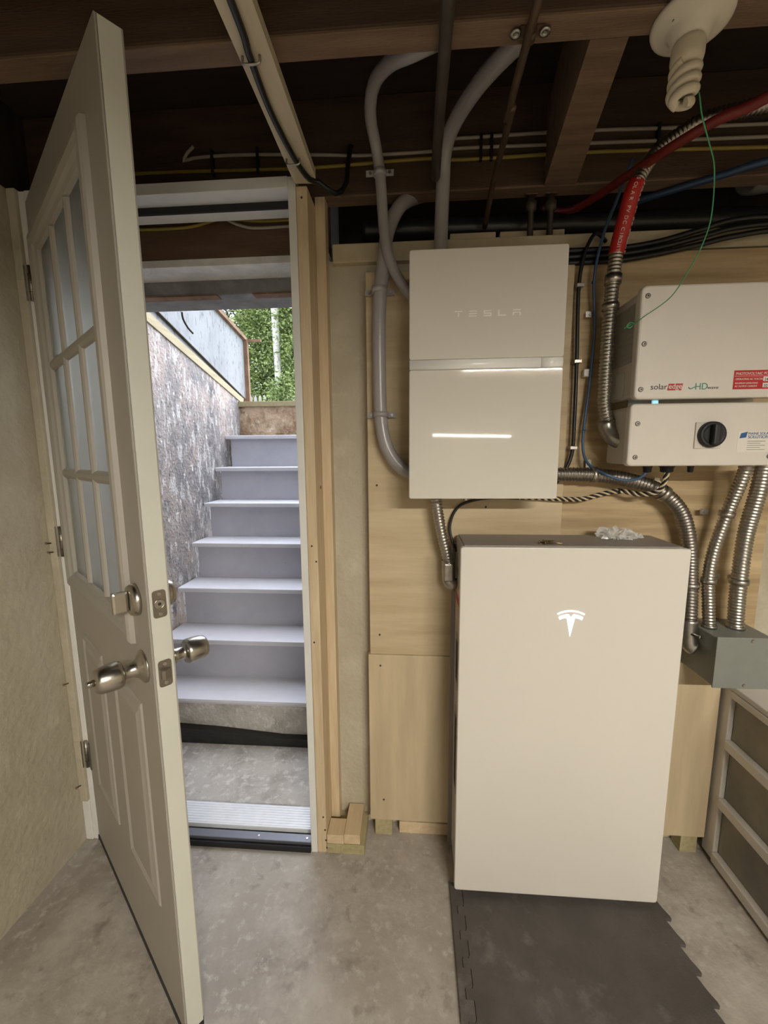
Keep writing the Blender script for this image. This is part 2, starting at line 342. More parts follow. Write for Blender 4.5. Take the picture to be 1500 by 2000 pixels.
obj('seam', prism(bmesh.new(), [(.45, 2.201), (.69, 2.141), (1.80, 1.831), (1.80, 1.836), (.69, 2.146), (.45, 2.206)], LX-.0258, LX-.0066, 'x'), iron, ch)
obj('edge_post', B(LX-.04, LX+.022, 1.872, 1.90, 1.80, 2.26), rust_wood, ch)
obj('top_edge', prism(bmesh.new(), [(1.287, 2.352), (1.90, 2.250), (1.90, 2.275), (1.287, 2.38), (.45, 2.50), (.45, 2.468)], LX-.045, LX+.015, 'x'), rust_wood, ch)
tag(obj('rail_stub', B(LX+.013, LX+.125, 1.885, 1.905, 2.242, 2.262, .002), rust_wood), 'short brown board stub sticking out from the bulkhead panel corner', 'board')
# staircase
sx = thing('staircase', 'steep white painted steps climbing out to daylight beyond the door', 'stairs', (-.88, .4, .02))
SY, SZ, RUN, RISE, TH, NO = .3967, .2401, .1749, .213, .0248, .0253
for i in range(7):
    yy, zz = SY+i*RUN, SZ+i*RISE
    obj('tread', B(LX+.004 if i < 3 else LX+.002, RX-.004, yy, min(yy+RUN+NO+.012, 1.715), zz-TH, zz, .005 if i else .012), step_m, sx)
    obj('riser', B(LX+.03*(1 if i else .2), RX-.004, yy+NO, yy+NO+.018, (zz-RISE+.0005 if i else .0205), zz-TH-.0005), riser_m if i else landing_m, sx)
bm = bmesh.new(); prism(bm, [(LX+.01, .0205), (RX-.01, .0205), (RX-.01, .060), (-.75, .062), (-1.05, .088), (LX+.01, .105)], .385, .42, 'y')
tag(obj('black_board', bm, M('black_wet_board', (.018, .017, .016), .5, var=.4, vs=20, stretch=(1, 5, 5), bump=.2)), 'black board lying along the foot of the bottom step', 'board')

# ------------------------------------------------------------------ outdoors
struct('ground', B(-30, 25, 1.95, 60, 1.0, 1.70), grass_m, label='lawn beyond the stairwell')
struct('ground_side_left', B(-30, LX-.2, .44, 1.95, 1.0, 1.70), grass_m, label='lawn beside the stairwell on the left'); struct('ground_side_right', B(RX+.2, 25, .44, 1.95, 1.0, 1.70), grass_m, label='lawn beside the stairwell on the right')
def foliage(n, cx, cy, rad, z0, z1, shape, size, seed):
    rnd = random.Random(seed); bm = bmesh.new()
    nclump = max(8, n//30)
    for c in range(nclump):
        t = rnd.random()**.8; a = rnd.uniform(0, 2*math.pi); R = rad*shape(t)*rnd.uniform(.55, 1.05)
        cc = Vector((cx+R*math.cos(a), cy+R*math.sin(a), z0+t*(z1-z0)))
        out = Vector((math.cos(a), math.sin(a), rnd.uniform(-.2, .5))).normalized()
        for j in range(n//nclump):
            p = cc+out*rnd.uniform(-.1, .35)*rad*.4+Vector((rnd.gauss(0, 1), rnd.gauss(0, 1), rnd.gauss(0, .7)))*size*1.6
            d = (out+Vector((rnd.gauss(0, .7), rnd.gauss(0, .7), rnd.gauss(-.1, .6)))).normalized()
            s = d.cross(Vector((rnd.gauss(0, 1), rnd.gauss(0, 1), rnd.gauss(0, 1)))).normalized(); l = size*rnd.uniform(.6, 1.4); w = l*.26
            up = d.cross(s)*w*.35
            v = [bm.verts.new(q) for q in (p, p+d*l*.45+s*w, p+d*l, p+d*l*.45-s*w, p+d*l*.5+up)]
            bm.faces.new((v[0], v[1], v[4])); bm.faces.new((v[1], v[2], v[4])); bm.faces.new((v[2], v[3], v[4])); bm.faces.new((v[3], v[0], v[4]))
    return bm
def tree(name, label, x, y, rad, h, n, mat, size, seed, shape, base=.25):
    t = thing(name, label, 'tree', (x, y, 1.7), group='trees beyond the yard')
    obj('trunk', sweep(bmesh.new(), [(x, y, 1.7), (x+.05, y, 1.7+h*.5), (x, y, 1.7+h*.93)], lambda u: .16*(1-u*.85), 8, .4), bark, t)
    f = obj('foliage', foliage(n, x, y, rad, 1.7+h*base, 1.7+h, shape, size, seed), mat, t); f['kind'] = 'stuff'
cone = lambda t: (1-t)**.7+.04; egg = lambda t: max(.05, math.sin(math.pi*min(1, .12+t*.88)))**.6
tree('cedar_tree', 'bright green feathery cedar behind the pale utility pole', -5.05, 14.2, 1.45, 6.4, 30000, leaf_a, .105, 1, egg, .12)
tree('cedar_tree', 'bright green cedar right of the utility pole', -3.7, 13.6, 1.35, 6.4, 24000, leaf_a, .105, 2, egg, .12)
tree('dark_tree', 'dark green tree at the left behind the bright cedar', -7.05, 15.6, 1.9, 8.2, 16000, leaf_b, .15, 3, egg, .05)
tree('dark_tree', 'dark tall tree far behind the two cedars', -5.8, 19.0, 2.6, 8.5, 9000, leaf_b, .26, 4, egg, .05)
tree('dark_tree', 'dark tree behind the right side cedar', -2.6, 18.0, 2.2, 8.0, 7000, leaf_b, .26, 6, egg, .05)
sh = thing('conical_shrub', 'small conical evergreen shrub in front of the picket fence', 'shrub', (-2.95, 7.6, 1.7))
obj('stem', sweep(bmesh.new(), [(-2.95, 7.6, 1.7), (-2.95, 7.6, 2.6)], .03, 8, .2), bark, sh)
o = obj('foliage', foliage(3500, -2.92, 7.6, .36, 1.75, 2.98, cone, .07, 5), leaf_a, sh); o['kind'] = 'stuff'
tag(obj('utility_pole', sweep(bmesh.new(), [(-4.60, 12.65, 1.7), (-4.70, 12.65, 7.5)], .115, 14, .5), pole_m), 'pale wooden utility pole standing among the green cedars', 'pole')
tag(obj('power_line', sweep(bmesh.new(), [(-7.688, 15.0, 6.745), (-6.084, 13.8, 6.60), (-4.665, 12.65, 6.36), (-3.693, 11.5, 5.745), (-1.5, 6.0, 4.75), (-.6, .44, 4.6)], .012, 6, .2), cable_white), 'upper thin power line crossing in front of the cedars', 'wire')
fe = thing('picket_fence', 'grey weathered picket fence far behind the shrub', 'fence', (-4.6, 12.2, 1.7))
pm = None
for i in range(34):
    x = -7.2+i*.155
    if pm is None:
        o = obj('picket', prism(bmesh.new(), [(x, 1.72), (x+.10, 1.72), (x+.10, 3.22), (x+.05, 3.33), (x, 3.22)], 12.2, 12.22, 'y'), fence_m, fe); pm = o; x00 = x
    else:
        o = pm.copy(); C.objects.link(o); o.location = (x-x00, 0, 0); o.parent = fe
obj('fence_rail', B(-7.2, -1.9, 12.22, 12.26, 2.1, 2.18), fence_m, fe); obj('fence_rail', B(-7.2, -1.9, 12.22, 12.26, 2.95, 3.03), fence_m, fe)

# ------------------------------------------------------------------ the door leaf (local space: x along the leaf from the hinge, inside face at y=0)
D = struct('door_1', loc=(-1.2718, -.1032, 0), rz=-math.radians(38.84), label='half open beige entry door with nine panes and nickel knobs')
DL, DT = .778, .044
def dobj(n, bm, m, par=D): return obj(n, bm, m, par, local=True)
bm = bmesh.new()
for a in ((.009, .10, .030, 2.12), (.63, DL, .030, 2.12), (.10, .63, 1.985, 2.12), (.10, .63, .030, 1.01)): box(bm, a[0], a[1], 0, DT, a[2], a[3])
dobj('leaf', bm, door_m)
dobj('edge_strip', B(DL+.0002, DL+.0022, .0045, DT-.0035, .024, 2.118), door_edge)
dobj('edge_bead', B(DL+.0002, DL+.0026, .0002, .0032, .024, 2.118, .0006, 1), door_m)
dobj('door_sweep', B(.010, DL+.001, -.001, .043, .004, .0295, .003), black_m)
prof = [(0, .0), (.002, -.010), (.008, -.014), (.022, -.015), (.034, -.010), (.040, -.004), (.048, .000), (.052, .008)]
lf = dobj('lite_frame', framering(bmesh.new(), .052, .680, .975, 2.015, prof), door_m)
GX0, GX1, GZ0, GZ1 = .106, .626, 1.029, 1.961
for vx in (GX0+(GX1-GX0)/3, GX0+2*(GX1-GX0)/3):
    dobj('muntin', prism(bmesh.new(), [(vx-.013, .009), (vx-.010, .003), (vx-.004, -.001), (vx+.004, -.001), (vx+.010, .003), (vx+.013, .009)], GZ0, GZ1, 'z'), door_m, lf)
for hz in (1.335, 1.650):
    dobj('muntin', prism(bmesh.new(), [(.0088, hz-.015), (.0028, hz-.012), (-.0015, hz-.005), (-.0015, hz+.005), (.0028, hz+.012), (.0088, hz+.015)], GX0, GX1, 'x'), door_m, lf)
zs = [GZ0-.005, 1.335, 1.65, GZ1+.005]; xs = [GX0-.003, GX0+(GX1-GX0)/3, GX0+2*(GX1-GX0)/3, GX1+.003]
for a, b in zip(zs, zs[1:]):
    for c, d in zip(xs, xs[1:]): dobj('pane', B(c+.001, d-.001, .0095, .0135, a+.001, b-.001), glass_m)
dobj('outer_lite_frame', framering(bmesh.new(), .052, .680, .975, 2.015, [(0, .044), (.002, .054), (.03, .058), (.05, .044), (.056, .030)]), door_m)
pp = [(0, -.0002), (.004, -.004), (.012, -.006), (.020, -.001), (.028, -.0008), (.040, -.0055), (.046, -.0060)]
for x0, x1 in ((.135, .355), (.465, .685)): dobj('raised_panel', framering(bmesh.new(), x0, x1, .30, .835, pp, True), door_m)
# hardware
KX = .722
dk = dobj('deadbolt', lathe(bmesh.new(), [(0, .035), (-.006, .035), (-.014, .031), (-.016, .022)], (KX-.008, 0, 1.085), (0, 1, 0)), nickel)
dobj('thumb_turn', box(bmesh.new(), KX-.0150, KX-.001, -.046, -.0165, 1.062, 1.108, .005), nickel, dk)
dobj('outer_cylinder', lathe(bmesh.new(), [(0, .034), (.012, .033), (.026, .028), (.028, .024)], (KX-.008, DT, 1.085), (0, 1, 0)), nickel, dk)
kn = dobj('door_knob', lathe(bmesh.new(), [(0, .036), (-.003, .0355), (-.007, .030), (-.013, .021), (-.022, .0155), (-.036, .0145), (-.0405, .016), (-.041, .0235), (-.044, .0270), (-.050, .0285), (-.066, .0282), (-.080, .0265), (-.087, .0240), (-.090, .0205), (-.091, .0100)], (KX, 0, .937), (0, 1, 0), 32), nickel)
dobj('lock_button', lathe(bmesh.new(), [(-.0912, .007), (-.102, .006), (-.104, .004)], (KX, 0, .937), (0, 1, 0), 12), nickel, kn)
dobj('outer_knob', lathe(bmesh.new(), [(0, .036), (.003, .0355), (.010, .022), (.022, .0155), (.036, .0145), (.0405, .016), (.041, .0235), (.044, .0270), (.050, .0285), (.066, .0282), (.080, .0265), (.087, .0240), (.090, .0205), (.091, .0100)], (KX, DT, .937), (0, 1, 0), 32), nickel, kn)
for nm, zc in (('bolt_plate', 1.085), ('latch_plate', .934)):
    bm = bmesh.new(); prism(bm, [(q[0], q[1]) for q in rrect(.0095, .0355, zc-.029, zc+.029, .006, 4)], DL+.0024, DL+.0040, 'x'); pl = dobj(nm, bm, nickel_d)
    for s_ in (-1, 1): dobj('screw', lathe(bmesh.new(), [(0, .0045), (.0008, .004)], (DL+.0040, .0225, zc+s_*.021), (1, 0, 0), 12), nickel, pl)
    if nm == 'bolt_plate':
        dobj('bolt_ring', lathe(bmesh.new(), [(0, .0105), (.001, .010), (.001, .0082), (.0003, .008)], (DL+.0040, .0225, zc), (1, 0, 0), 20), nickel, pl)
        dobj('bolt_hole', lathe(bmesh.new(), [(0, .0034), (.0007, .003)], (DL+.0043, .0225, zc), (1, 0, 0), 12), ink, pl)
    else:
        dobj('latch_bolt', prism(bmesh.new(), [(DL+.004, .013), (DL+.010, .014), (DL+.0145, .019), (DL+.0075, .032), (DL+.004, .0325)], zc-.0095, zc+.0095, 'z'), nickel, pl)
for zc in (1.90, 1.11, .345):
    hb = dobj('hinge', lathe(bmesh.new(), [(-.05, .0065), (.05, .0065)], (-.004, -.006, zc), (0, 0, 1), 12), nickel_d)
    dobj('hinge_leaf', B(.003, .026, -.0035, -.0003, zc-.05, zc+.05), nickel_d, hb); dobj('hinge_leaf', B(-.026, -.010, -.0200, -.0165, zc-.05, zc+.05), nickel_d, hb)
    for q in (-.025, 0, .025): dobj('knuckle_gap', lathe(bmesh.new(), [(-.0008, .0068), (.0008, .0068)], (-.004, -.006, zc+q), (0, 0, 1), 12), ink, hb)
for i, (xx, zz) in enumerate(((-1.310, 1.105), (-1.306, 1.075), (-1.309, .615), (-1.309, .225))):
    tag(obj('nail', lathe(bmesh.new(), [(0, .002), (-.016, .002), (-.0165, .0042), (-.018, .0042)], (xx, -.112, zz), (.15, 1, -.2), 8), rust_wood), ['topmost rusty nail in the strip beside the door hinges', 'rusty nail just below the topmost one beside the middle hinge', 'rusty nail in the strip level with the door knob', 'lowest rusty nail in the strip near the bottom hinge'][i], 'nail', 'nails beside the door')

# ------------------------------------------------------------------ plywood backing and floor lumber
def tagb(n, bm, m, l, c, g=None): return tag(obj(n, bm, m), l, c, g)
pu = tagb('plywood_panel', B(-.278, .338, -.020, .0385, .705, 1.93, .001, 1), ply_l, 'pale plywood panel behind the white box with the lettering', 'plywood')
pr = tagb('plywood_panel', B(.3385, .965, -.006, .0385, .69, 1.962, .001, 1), ply_h, 'warm grained plywood panel behind the solar inverter', 'plywood')
pl = tagb('plywood_panel', B(-.284, .872, -.024, .0385, .068, .7045, .001, 1), ply_v, 'lowest plywood panel reaching behind the battery near floor', 'plywood')
for x, z, p, yf in ((-.25, 1.285, pu, -.02), (-.245, .775, pu, -.02), (-.243, .665, pl, -.024), (-.235, .15, pl, -.024), (.10, 1.215, pu, -.02)):
    obj('screw_hole', lathe(bmesh.new(), [(0, .0036), (.0008, .0034)], (x, yf, z), (0, -1, 0), 10), ink, p)
tagb('treated_plate', B(-.430, -.298, -.101, .039, 0, .036, .002), treated, 'greenish treated board flat on the floor beside studs', 'board')
tagb('wood_offcut', B(-.370, -.314, -.097, .036, .0365, .072, .002), pine_y, 'longer pine offcut lying on the greenish floor board', 'offcut')
tagb('wood_offcut', B(-.4295, -.3705, -.099, -.030, .0365, .070, .002), pine_y, 'short pine offcut on the greenish board against the stud', 'offcut')
tagb('treated_block', B(-.268, -.205, -.018, .03, 0, .067, .002), treated, 'greenish treated block under the lowest plywood panel', 'block')
tagb('treated_block', B(.80, .855, -.018, .03, 0, .067, .002), treated, 'treated block under the lowest plywood beside the drawer cart', 'block')
tagb('wood_strip', B(-.18, .0, -.006, .03, 0, .045, .002), pine_y, 'thin pine strip on the floor behind the battery foot', 'board')

# ------------------------------------------------------------------ battery unit
pw = thing('wall_battery', 'tall white home battery with a glowing T emblem standing on floor', 'battery', (.30, -.12, 0))
obj('front_cover', slab(0, .609, .03, 1.129, -.222, -.206, .008, .003), unit_white2, pw)
obj('body', B(.006, .603, -.2055, -.045, .028, 1.128, .006), unit_side, pw)
obj('shaded_top', B(.012, .597, -.2055, -.0455, 1.1282, 1.131, .001, 1), unit_dark, pw)  # thin darker sheet; shade on the battery top is put into its colour
for x in (.04, .52): obj('foot', B(x, x+.05, -.19, -.05, .0125, .0278, .002), black_m, pw)
obj('bracket', B(-.006, .615, -.0445, -.0245, .0, 1.10), unit_dark, pw)
sl = obj('side_label', B(.0050, .0058, -.16, -.07, .86, .985), M('pale_pink_label', (.55, .40, .37), .5, var=.2, vs=60), pw)
obj('label_band', B(.0046, .005, -.155, -.075, .93, .955), red_m, sl)
for a, b in ((.66, .83), (.30, .58)):
    vn = obj('side_vent', B(.0048, .0058, -.15, -.10, a, b), unit_dark, pw)
    for i in range(5): obj('vent_slot', B(.0042, .0048, -.145+i*.009, -.1415+i*.009, a+.02, b-.02), ink, vn)
def logoT(cx, zt, w, h, y0, y1):
    bm = bmesh.new(); N = 14
    up = [(cx+w*(-.5+i/N), zt-.13*h*(2*(-.5+i/N))**2) for i in range(N+1)]
    lo = [(cx+w*.475*(1-2*i/N), zt-.060*h-.118*h*(1-2*i/N)**2) for i in range(N+1)]
    prism(bm, up+lo, y0, y1)
    half = [(.09, -.150), (.18, -.160), (.28, -.185), (.38, -.225), (.445, -.262), (.40, -.365), (.34, -.335), (.26, -.305), (.15, -.290)]
    L = [(0, -.265)]+half+[(0, -1.0)]+[(-p[0], p[1]) for p in half[::-1]]
    prism(bm, [(cx+p[0]*w, zt+p[1]*h) for p in L], y0, y1)
    return bm
obj('emblem', logoT(.306, .953, .075, .078, -.2230, -.2221), M('lit_emblem', (.9, .9, .95), .4, emit=(.86, .9, 1.0), es=1.15), pw)['label'] = 'glowing white T emblem'

# ------------------------------------------------------------------ gateway box
gw = thing('gateway_box', 'white wall box lettered TESLA with a bright divider strip', 'electrical box', (.06, -.1, 1.258))
GX = -.144
obj('upper_cover', slab(GX, GX+.411, 1.6395, 1.918, -.1755, -.158, .006, .0025), unit_white, gw)
obj('lower_cover', slab(GX, GX+.411, 1.258, 1.6120, -.1755, -.158, .006, .0025), unit_white, gw)
for xa, xb in ((GX+.001, GX+.3530), (GX+.3540, GX+.410)):
    arc = [(-.158, 1.6125)]+[(-.1722-.0030*math.sin(math.pi*i/8), 1.6125+.0265*i/8) for i in range(9)]+[(-.158, 1.6390)]
    o = obj('divider_strip', prism(bmesh.new(), arc, xa, xb, 'x'), trim_white, gw)
    for f in o.data.polygons: f.use_smooth = abs(f.normal.x) < .5 and f.normal.y < -.3
obj('body', B(GX+.008, GX+.403, -.1575, -.021, 1.268, 1.91, .004), unit_side, gw)
def letters():
    bm = bmesh.new(); h, w, t, z0 = .0150, .0205, .0026, 1.7465; y0, y1 = -.1762, -.1756
    def b(x, a0, a1, c0, c1): box(bm, x+a0*w, x+a1*w, y0, y1, z0+c0*h, z0+c1*h)
    xs = [-.023+i*.0381 for i in range(5)]
    x = xs[0]; b(x, 0, 1, .83, 1); b(x, .42, .58, 0, .70)
    x = xs[1]; b(x, 0, 1, .83, 1); b(x, 0, 1, .42, .58); b(x, 0, 1, 0, .17)
    x = xs[2]; b(x, 0, 1, .83, 1); b(x, 0, .15, .42, .83); b(x, .15, 1, .42, .58); b(x, .85, 1, .17, .42); b(x, 0, 1, 0, .17)
    x = xs[3]; b(x, 0, .15, 0, 1); b(x, .15, 1, 0, .17)
    x = xs[4]; b(x, 0, 1, .83, 1); b(x, 0, .15, 0, .58); b(x, .85, 1, 0, .58); b(x, .15, .85, .42, .58)
    return bm
obj('lettering', letters(), logo_grey, gw)['label'] = 'pale TESLA lettering'

# ------------------------------------------------------------------ solar inverter
IX = .447
iv = thing('solar_inverter', 'cream solar inverter with red label above black rotary switch', 'inverter', (.63, -.1, 1.348))
obj('upper_lid', slab(IX, IX+.372, 1.523, 1.805, -.190, -.168, .014, .005), inv_white, iv)
ub = obj('upper_body', B(IX+.006, IX+.366, -.1675, -.03, 1.530, 1.798, .010), inv_side, iv)
for i in range(9): obj('fin', B(IX+.03+i*.038, IX+.034+i*.038, -.16, -.035, 1.799, 1.808), inv_side, ub)
obj('side_label', B(IX+.0048, IX+.0058, -.150, -.045, 1.625, 1.775), label_grey, iv)
obj('bag_sheet', B(IX+.001, IX+.0055, -.120, -.03, 1.535, 1.605, .001, 1), bag_m, iv)
obj('lower_lid', slab(IX-.006, IX+.374, 1.348, 1.512, -.190, -.168, .012, .005), inv_white, iv)
obj('lower_body', B(IX, IX+.368, -.1675, -.05, 1.352, 1.508, .010), inv_side, iv)
obj('mount_rail', B(IX+.02, IX+.35, -.12, -.0065, 1.508, 1.530), steel, iv)
obj('indicator_light', B(IX+.058, IX+.072, -.172, -.166, 1.513, 1.522), M('status_light', (.3, .7, .9), .3, emit=(.4, .8, 1), es=.6), iv)
for x, z in ((IX+.015, 1.779), (IX+.015, 1.662), (IX+.015, 1.548), (IX+.014, 1.460), (IX+.014, 1.372), (IX+.352, 1.372), (IX+.352, 1.46), (IX+.352, 1.548), (IX+.352, 1.779)):
    s = obj('screw', lathe(bmesh.new(), [(0, .0065), (.0025, .006), (.003, .004)], (x, -.190, z), (0, -1, 0), 14), steel_d, iv)
    obj('socket', lathe(bmesh.new(), [(.003, .0024), (.0034, .0022)], (x, -.190, z), (0, -1, 0), 6), ink, s)
sw = obj('switch_plate', slab(.607, .673, 1.394, 1.462, -.1945, -.1902, .002, .001), M('switch_plate_grey', (.62, .58, .52), .4), iv)
kb = obj('rotary_switch', lathe(bmesh.new(), [(0, .034), (.010, .033), (.012, .030), (.012, .024), (.009, .022)], (.645, -.1946, 1.430), (0, -1, 0), 28), black_m, iv)
obj('switch_grip', B(.637, .653, -.222, -.2035, 1.404, 1.456, .004), black_m, kb)
bm = text_bm('solar', .0205, .486, -.1903, 1.5475, w=.0415); obj('lettering', bm, ink, iv)
obj('logo_block', prism(bmesh.new(), [(.5285, 1.5445), (.5635, 1.5445), (.567, 1.5615), (.5315, 1.5615)], -.1906, -.1901), red_m, iv)
obj('lettering', text_bm('edge', .0190, .5310, -.1912, 1.5485, w=.0325), white_p, iv)
obj('lettering', text_bm('HD', .0235, .5965, -.1903, 1.5455, w=.030), teal_ink, iv)
obj('lettering', text_bm('wave', .0115, .628, -.1903, 1.5465, w=.027), ink, iv)
obj('logo_swoosh', sweep(bmesh.new(), [(.581, -.1902, 1.5515), (.586, -.1902, 1.5475), (.591, -.1902, 1.5490), (.597, -.1902, 1.5525)], .0012, 6, .002), teal_ink, iv)
rl = obj('red_label', B(.690, .812, -.1908, -.1901, 1.5445, 1.5915), red_m, iv)
for s, z, q in (('PHOTOVOLTAIC POWER SOURCE', 1.5800, .0085), ('OPERATING AC VOLTAGE', 1.5675, .0058), ('MAXIMUM OPERATING', 1.5575, .0052), ('AC OUTPUT CURRENT', 1.5500, .0052)):
    obj('lettering', text_bm(s, q*1.1, .694, -.1911, z, w=len(s)*q*.62), white_p, rl)
obj('label_line', B(.692, .810, -.1911, -.1908, 1.5765, 1.5772), white_p, rl)
for s, z in (('240', 1.5650), ('32', 1.5495)):
    w = obj('write_in', B(.762, .800, -.1912, -.1908, z-.0012, z+.0100), white_p, rl); obj('lettering', text_bm(s, .0095, .764, -.1915, z), ink, w)
ms = obj('installer_label', B(.716, .802, -.1906, -.1901, 1.384, 1.437), M('off_white_label', (.78, .74, .67), .4), iv)
obj('logo_block', prism(bmesh.new(), [(.720, 1.4195), (.736, 1.4215), (.739, 1.4365), (.723, 1.4325)], -.1912, -.1907), blue_ink, ms)
obj('lettering', text_bm('MAINE SOLAR', .0092, .7405, -.1909, 1.4285, w=.055), blue_ink, ms); obj('lettering', text_bm('SOLUTIONS', .0115, .7405, -.1909, 1.4190, w=.056), blue_ink, ms)
for i in range(5): obj('print_line', B(.7405, .785-(i % 2)*.012, -.1909, -.1906, 1.4115-i*.0055, 1.4125-i*.0055), ink, ms)
for x, r in ((.533, .013), (.586, .020), (.650, .009)):
    obj('cable_gland', lathe(bmesh.new(), [(0, r), (-.008, r), (-.010, r*.85), (-.022, r*.8), (-.024, r*.5)], (x, -.12, 1.3519), (0, 0, 1), 10), black_m, iv)

# ------------------------------------------------------------------ conduits and cables
def conduit(name, label, pts, r, mat, corr=0., seg=14, group=None, cat='conduit', pitch=.0098):
    t = thing(name, label, cat, pts[0], group=group)
    obj('tube', sweep(bmesh.new(), pts, r, seg, .02, corr, pitch), mat, t); return t
def strap(par, p, r, ax, mat, side=(1, 0, 0), tabs=(1, -1), back=0.0):
    p = Vector(p); ax = Vector(ax).normalized(); side = Vector(side)
    s = obj('strap', lathe(bmesh.new(), [(-.008, r+.0005), (-.008, r+.003), (.008, r+.003), (.008, r+.0005)], p, ax, 18), mat, par)
    for q in tabs:
        c = p+side*q*(r+.012)+Vector((0, back, 0)); hs = Vector((.012, .0015, .008)) if abs(side.x) > .5 else Vector((.008, .0015, .012))
        obj('strap_tab', B(c.x-hs.x, c.x+hs.x, c.y-hs.y, c.y+hs.y, c.z-hs.z, c.z+hs.z), mat, s)
        obj('strap_screw', lathe(bmesh.new(), [(0, .0045), (.003, .004)], c+Vector((0, -.0015, 0)), (0, -1, 0), 8), zinc, s)
A = conduit('plastic_conduit', 'thin grey conduit curving from box top corner into the ceiling', [(-0.137, -0.05, 1.845), (-0.167, -0.06, 1.878), (-0.201, -0.06, 1.942), (-0.218, -0.06, 2.025), (-0.228, -0.06, 2.166), (-0.237, -0.08, 2.226), (-0.246, -0.15, 2.258), (-0.228, -0.24, 2.257), (-0.187, -0.33, 2.224), (-0.142, -0.39, 2.19), (-0.087, -0.425, 2.18)], .0155, pvc)
strap(A, (-.229, -.06, 2.175), .0155, (0, 0, 1), pvc)
A = conduit('plastic_conduit', 'thick grey conduit rising up the plywood left of the lettered box', [(-0.128, -0.06, 1.324), (-0.167, -0.06, 1.34), (-0.21, -0.055, 1.396), (-0.231, -0.05, 1.482), (-0.236, -0.05, 1.643), (-0.234, -0.05, 1.819), (-0.223, -0.04, 1.933), (-0.210, -0.02, 2.039), (-0.169, 0.01, 2.13), (-0.097, 0.09, 2.20), (-0.029, 0.15, 2.25)], .0205, pvc)
strap(A, (-.234, -.05, 1.867), .0205, (0, 0, 1), pvc, back=.020); strap(A, (-.232, -.05, 1.506), .0205, (0, 0, 1), pvc, back=.020)
conduit('plastic_conduit', 'grey conduit rising from behind the lettered box into the ceiling', [(-0.056, -0.06, 1.90), (-0.054, -0.06, 2.032), (-0.05, -0.06, 2.151), (-0.047, -0.09, 2.209), (-0.026, -0.15, 2.233), (0.016, -0.26, 2.226), (0.054, -0.36, 2.20), (0.085, -0.42, 2.185)], .0195, pvc)
FM = 'flexible metal conduits'
DC = [(0.450, -0.09, 1.425), (0.432, -0.085, 1.470), (0.421, -0.08, 1.52), (0.418, -0.08, 1.595), (0.418, -0.08, 1.721), (0.421, -0.08, 1.844), (0.427, -0.08, 1.936), (0.435, -0.1, 2.01), (0.444, -0.12, 2.073), (0.489, -0.105, 2.148), (0.537, -0.115, 2.186), (0.596, -0.14, 2.207), (0.716, -0.17, 2.212), (.95, -.20, 2.22)]
A = conduit('metal_conduit', 'flexible metal conduit with red wrap rising beside the inverter', DC, .0185, steel, .13, group=FM)
wp = [p for p in smooth_path(DC, .004) if 1.928 < p.z < 2.084]
wr = obj('red_wrap', sweep(bmesh.new(), wp, .0202, 18, raw=True), red_m, A)
def wrapped_text(s, size, path, r, ang):
    """letters standing along a tube, each letter set on the tube's skin"""
    P = smooth_path([p.copy() for p in path], .002); d = [0.]
    for a, b in zip(P, P[1:]): d.append(d[-1]+(b-a).length)
    bm = bmesh.new(); n = len(s)
    for i, chh in enumerate(s):
        if chh == ' ': continue
        t = d[-1]*(i+.5)/n; j = min(k for k in range(1, len(d)) if d[k] >= t)
        T = (P[j]-P[j-1]).normalized(); p = P[j]
        tb = text_bm(chh, size, 0, 0, 0, 'CENTER')
        out = Vector((math.sin(ang), -math.cos(ang), 0)); out = (out-T*out.dot(T)).normalized(); upv = out.cross(T)
        R = Matrix((T, -out, upv)).transposed().to_4x4(); R.translation = p+out*r-upv*size*.35
        tb.transform(R); me = bpy.data.meshes.new('t'); tb.to_mesh(me); tb.free(); bm.from_mesh(me); bpy.data.meshes.remove(me)
    return bm
for ang in (-.25, .95): obj('lettering', wrapped_text('SOLAR PV DC CIRCUIT', .0125, wp[::-2], .0207, ang), white_p, wr)
el = obj('elbow', sweep(bmesh.new(), [(.426, -.082, 1.475), (.432, -.085, 1.452), (.446, -.10, 1.425), (.468, -.115, 1.414)], .023, 16, .008), zinc, A)
obj('elbow_nut', lathe(bmesh.new(), [(0, .024), (.016, .024), (.016, .020), (-.03, .019)], (.4685, -.115, 1.414), (-1, 0, 0), 10), zinc, el)
obj('coupling', lathe(bmesh.new(), [(-.012, .0195), (-.012, .022), (.012, .022), (.012, .0195)], (.422, -.08, 1.862), (.05, 0, 1), 14), steel, A)
strap(A, (.4195, -.08, 1.790), .0195, (0, 0, 1), steel, tabs=(-1,), back=.06)
A = conduit('metal_conduit', 'thick flexible metal conduit arching from lettered box to grey junction box', [(0.262, -0.06, 1.321), (0.412, -0.06, 1.318), (0.517, -0.06, 1.302), (0.609, -0.06, 1.268), (0.673, -0.06, 1.206), (0.705, -0.06, 1.112), (0.718, -0.06, 1.0), (0.720, -0.07, 0.888), (.719, -.072, .850)], .0215, steel_d, .12, group=FM)
strap(A, (.41, -.06, 1.318), .0215, (1, 0, 0), steel, side=(0, 0, 1), tabs=(1,), back=.04); strap(A, (.618, -.06, 1.262), .0215, (1, 0, -.6), steel, side=(0, 0, 1), tabs=(1,), back=.04)
strap(A, (.719, -.0605, .98), .0215, (0, 0, 1), steel, tabs=(1,), back=.04)
el = obj('elbow', sweep(bmesh.new(), [(.719, -.072, .875), (.720, -.074, .83), (.723, -.078, .795), (.7355, -.082, .785)], .024, 16, .008), zinc, A)
obj('elbow_screw', lathe(bmesh.new(), [(0, .004), (.022, .004), (.022, .007), (.026, .007)], (.715, -.095, .835), (.6, -1, 0), 8), zinc, el)
